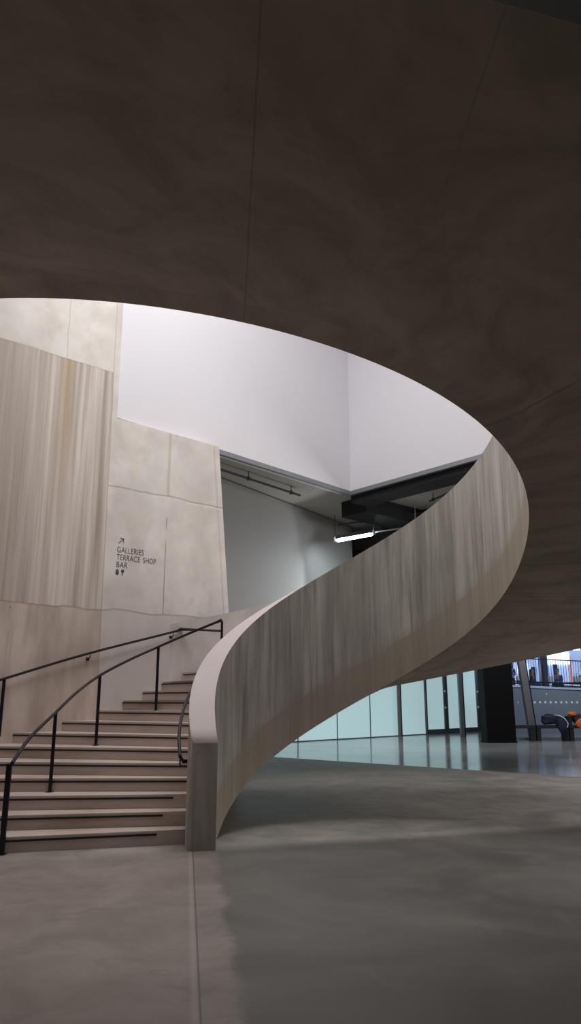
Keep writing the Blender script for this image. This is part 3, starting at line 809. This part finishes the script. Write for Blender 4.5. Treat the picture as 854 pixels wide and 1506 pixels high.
# white carrier bags beside the people
for x_, s_, lab in ((11.75, .16, 'small white bag on the long bench left of the grey post'), (13.4, .2, 'small white bag on the long bench right of the person in jeans'),
                    (14.75, .26, 'larger white bag on the long bench right of the person in a blue jacket')):
    e = tag(empty('carrier_bag', (x_, 39.0, TZ+.70)), lab, 'bag', 'white bags on the terrace')
    bm = bmesh.new(); box(bm, (0, 0, .15), (s_*1.6, .2, .30), None, .04)
    for v in bm.verts: v.co.x *= 1 + .25*(v.co.z-.3)
    bmobj('bag_body', bm, 'whitebag', e, smooth=True)
    bm = bmesh.new(); tube(bm, catmull([(-s_*.4, 0, .28), (-s_*.3, 0, .40), (s_*.3, 0, .40), (s_*.4, 0, .28)], 4), .012, 6); bmobj('handle', bm, 'whitebag', e, smooth=True)

# ------------------------------------------------------------------ benches and bags indoors
def bench(x0, x1, y, lab, arm=False):
    e = tag(empty('bench', ((x0+x1)/2, y, 0)), lab, 'bench', 'black benches by the window'); w_ = x1-x0
    bm = bmesh.new(); box(bm, (0, 0, .555), (w_, .5, .13), None, .012); bmobj('seat', bm, 'wood', e)
    for s in (-1, 1):
        bm = bmesh.new(); box(bm, (s*(w_/2-.085), 0, .245), (.17, .46, .49), None, .01); bmobj('leg', bm, 'wood', e)
    if arm:
        bm = bmesh.new(); box(bm, (-w_/2+.07, 0, .80), (.14, .44, .36), None, .03); bmobj('armrest', bm, 'wood', e)
    return e
by = 31.6
bench(8.0, 9.98, by, 'black bench end showing just right of the wide black pillar')
bench(10.02, 11.32, by, 'black bench with the navy bag on its right end')
bench(11.36, 13.4, by, 'black bench with an armrest and the orange bag on it', True)
def blob(bm, c, s, seed, rough=.12, rot=None, lv=3):
    r = bmesh.ops.create_icosphere(bm, subdivisions=lv, radius=1)
    rn = random.Random(seed); ph = [rn.uniform(0, 6) for _ in range(6)]
    for v in r['verts']:
        p = v.co.copy(); k = 1 + rough*(math.sin(4*p.x+ph[0])*math.sin(5*p.y+ph[1]) + .6*math.sin(9*p.z+ph[2]+3*p.x))
        p = Vector((math.copysign(abs(p.x)**.7, p.x), math.copysign(abs(p.y)**.8, p.y), math.copysign(abs(p.z)**.7, p.z)))
        p = Vector((p.x*s[0]*k, p.y*s[1]*k, p.z*s[2]*k))
        if rot: p = rot @ p
        v.co = p + Vector(c)
nb = tag(empty('holdall', (10.88, by, .62)), 'slumped navy blue bag drooping over the right end of a black bench', 'bag')
bm = bmesh.new(); blob(bm, (-.15, -.02, .23), (.40, .2, .20), 2); blob(bm, (.14, -.24, .16), (.2, .13, .2), 3); blob(bm, (.18, -.37, -.02), (.21, .09, .30), 5); bmobj('bag_body', bm, 'navy', nb, smooth=True)
bm = bmesh.new(); tube(bm, catmull([(-.1, -.25, .40), (.05, -.36, .38), (.22, -.45, .27), (.34, -.48, .08), (.30, -.48, -.08)], 5), .02, 6); bmobj('strap', bm, 'whitebag', nb, smooth=True)['label'] = 'pale shoulder strap'
bm = bmesh.new(); blob(bm, (-.42, -.02, .12), (.12, .16, .11), 9); bmobj('side_pocket', bm, 'darkcloth', nb, smooth=True)
og = tag(empty('rucksack', (11.75, by, .62)), 'orange and black rucksack lying on the right-hand black bench', 'bag')
bm = bmesh.new(); blob(bm, (.24, 0, .25), (.40, .2, .21), 12, .1); bmobj('bag_body', bm, 'darkcloth', og, smooth=True)
bm = bmesh.new(); blob(bm, (-.15, -.02, .44), (.19, .15, .09), 14, .1); bmobj('top_flap', bm, 'orange', og, smooth=True)['label'] = 'orange top flap'
bm = bmesh.new(); blob(bm, (.08, -.36, .10), (.24, .05, .17), 15, .06, Matrix.Rotation(R(-25), 3, 'Y')); bmobj('front_pocket', bm, 'orange', og, smooth=True)['label'] = 'orange front pocket'

# ------------------------------------------------------------------ light
def area(name, loc, size, power, col, rot=(0, 0, 0), spread=None):
    l = bpy.data.lights.new(name, 'AREA'); l.shape = 'RECTANGLE'; l.size, l.size_y = size; l.energy = power; l.color = col
    if spread: l.spread = spread
    o = bpy.data.objects.new(name, l); C.objects.link(o); o.location = loc; o.rotation_euler = rot; return o
area('void_ceiling_light', (-.3, 10.2, 12.7), (6, 6), 500, (1, .98, .975))
area('white_wall_fill', (-.6, 7.2, 11.6), (5, 1.2), 150, (1, .97, .965), (R(52), 0, R(-4)))  # unseen lamp added to even out the brightness of the white walls
area('window_fill_light', (11.5, 29.6, 5.0), (2.5, .4), 75, (.92, .95, 1.), (R(38), 0, 0))  # unseen lamp added to brighten the marker dots and the benches
area('side_hall_light', (11.4, 12.2, 4.9), (3, 1.4), 420, (1, .96, .93), (0, R(50), 0))
sl = bpy.data.lights.new('recess_fill_spot', 'SPOT'); sl.energy = 120; sl.color = (.93, .96, 1.); sl.spot_size = R(96); sl.spot_blend = .25; sl.shadow_soft_size = .06  # hidden spot added to light the recess wall with a slanting edge
so_ = bpy.data.objects.new('recess_fill_spot', sl); C.objects.link(so_); so_.location = (2.0, 19.5, 3.95)
so_.rotation_euler = (Vector((-1.4, 17.4, 5.1)) - so_.location).to_track_quat('-Z', 'Y').to_euler()
area('hall_ceiling_light', (7, 27, 5.1), (8, 6), 260, (.9, .95, 1.))
area('terrace_fill_light', (13.5, 34.6, 5.4), (6, 2), 350, (.78, .86, 1.), (R(48), 0, 0))  # unseen lamp added to brighten the terrace wall and its coping
w = bpy.data.worlds.new('World'); sc.world = w; w.use_nodes = True
w.node_tree.nodes['Background'].inputs[0].default_value = (1, .93, .86, 1)
w.node_tree.nodes['Background'].inputs[1].default_value = .10

# ------------------------------------------------------------------ camera
cam = bpy.data.cameras.new('camera'); co = bpy.data.objects.new('camera', cam); C.objects.link(co)
co.location = (0, 0, 1.6); co.rotation_euler = (R(90) + math.atan(277/1088), 0, 0)
cam.sensor_fit = 'VERTICAL'; cam.sensor_height = 36; cam.lens = 36*1088/1506
cam.clip_start = .05; cam.clip_end = 300
sc.camera = co
vs = sc.view_settings; sc.display_settings.display_device = 'sRGB'
vs.view_transform = 'Standard'; vs.look = 'None'; vs.exposure = 0; vs.gamma = 1; vs.use_curve_mapping = False
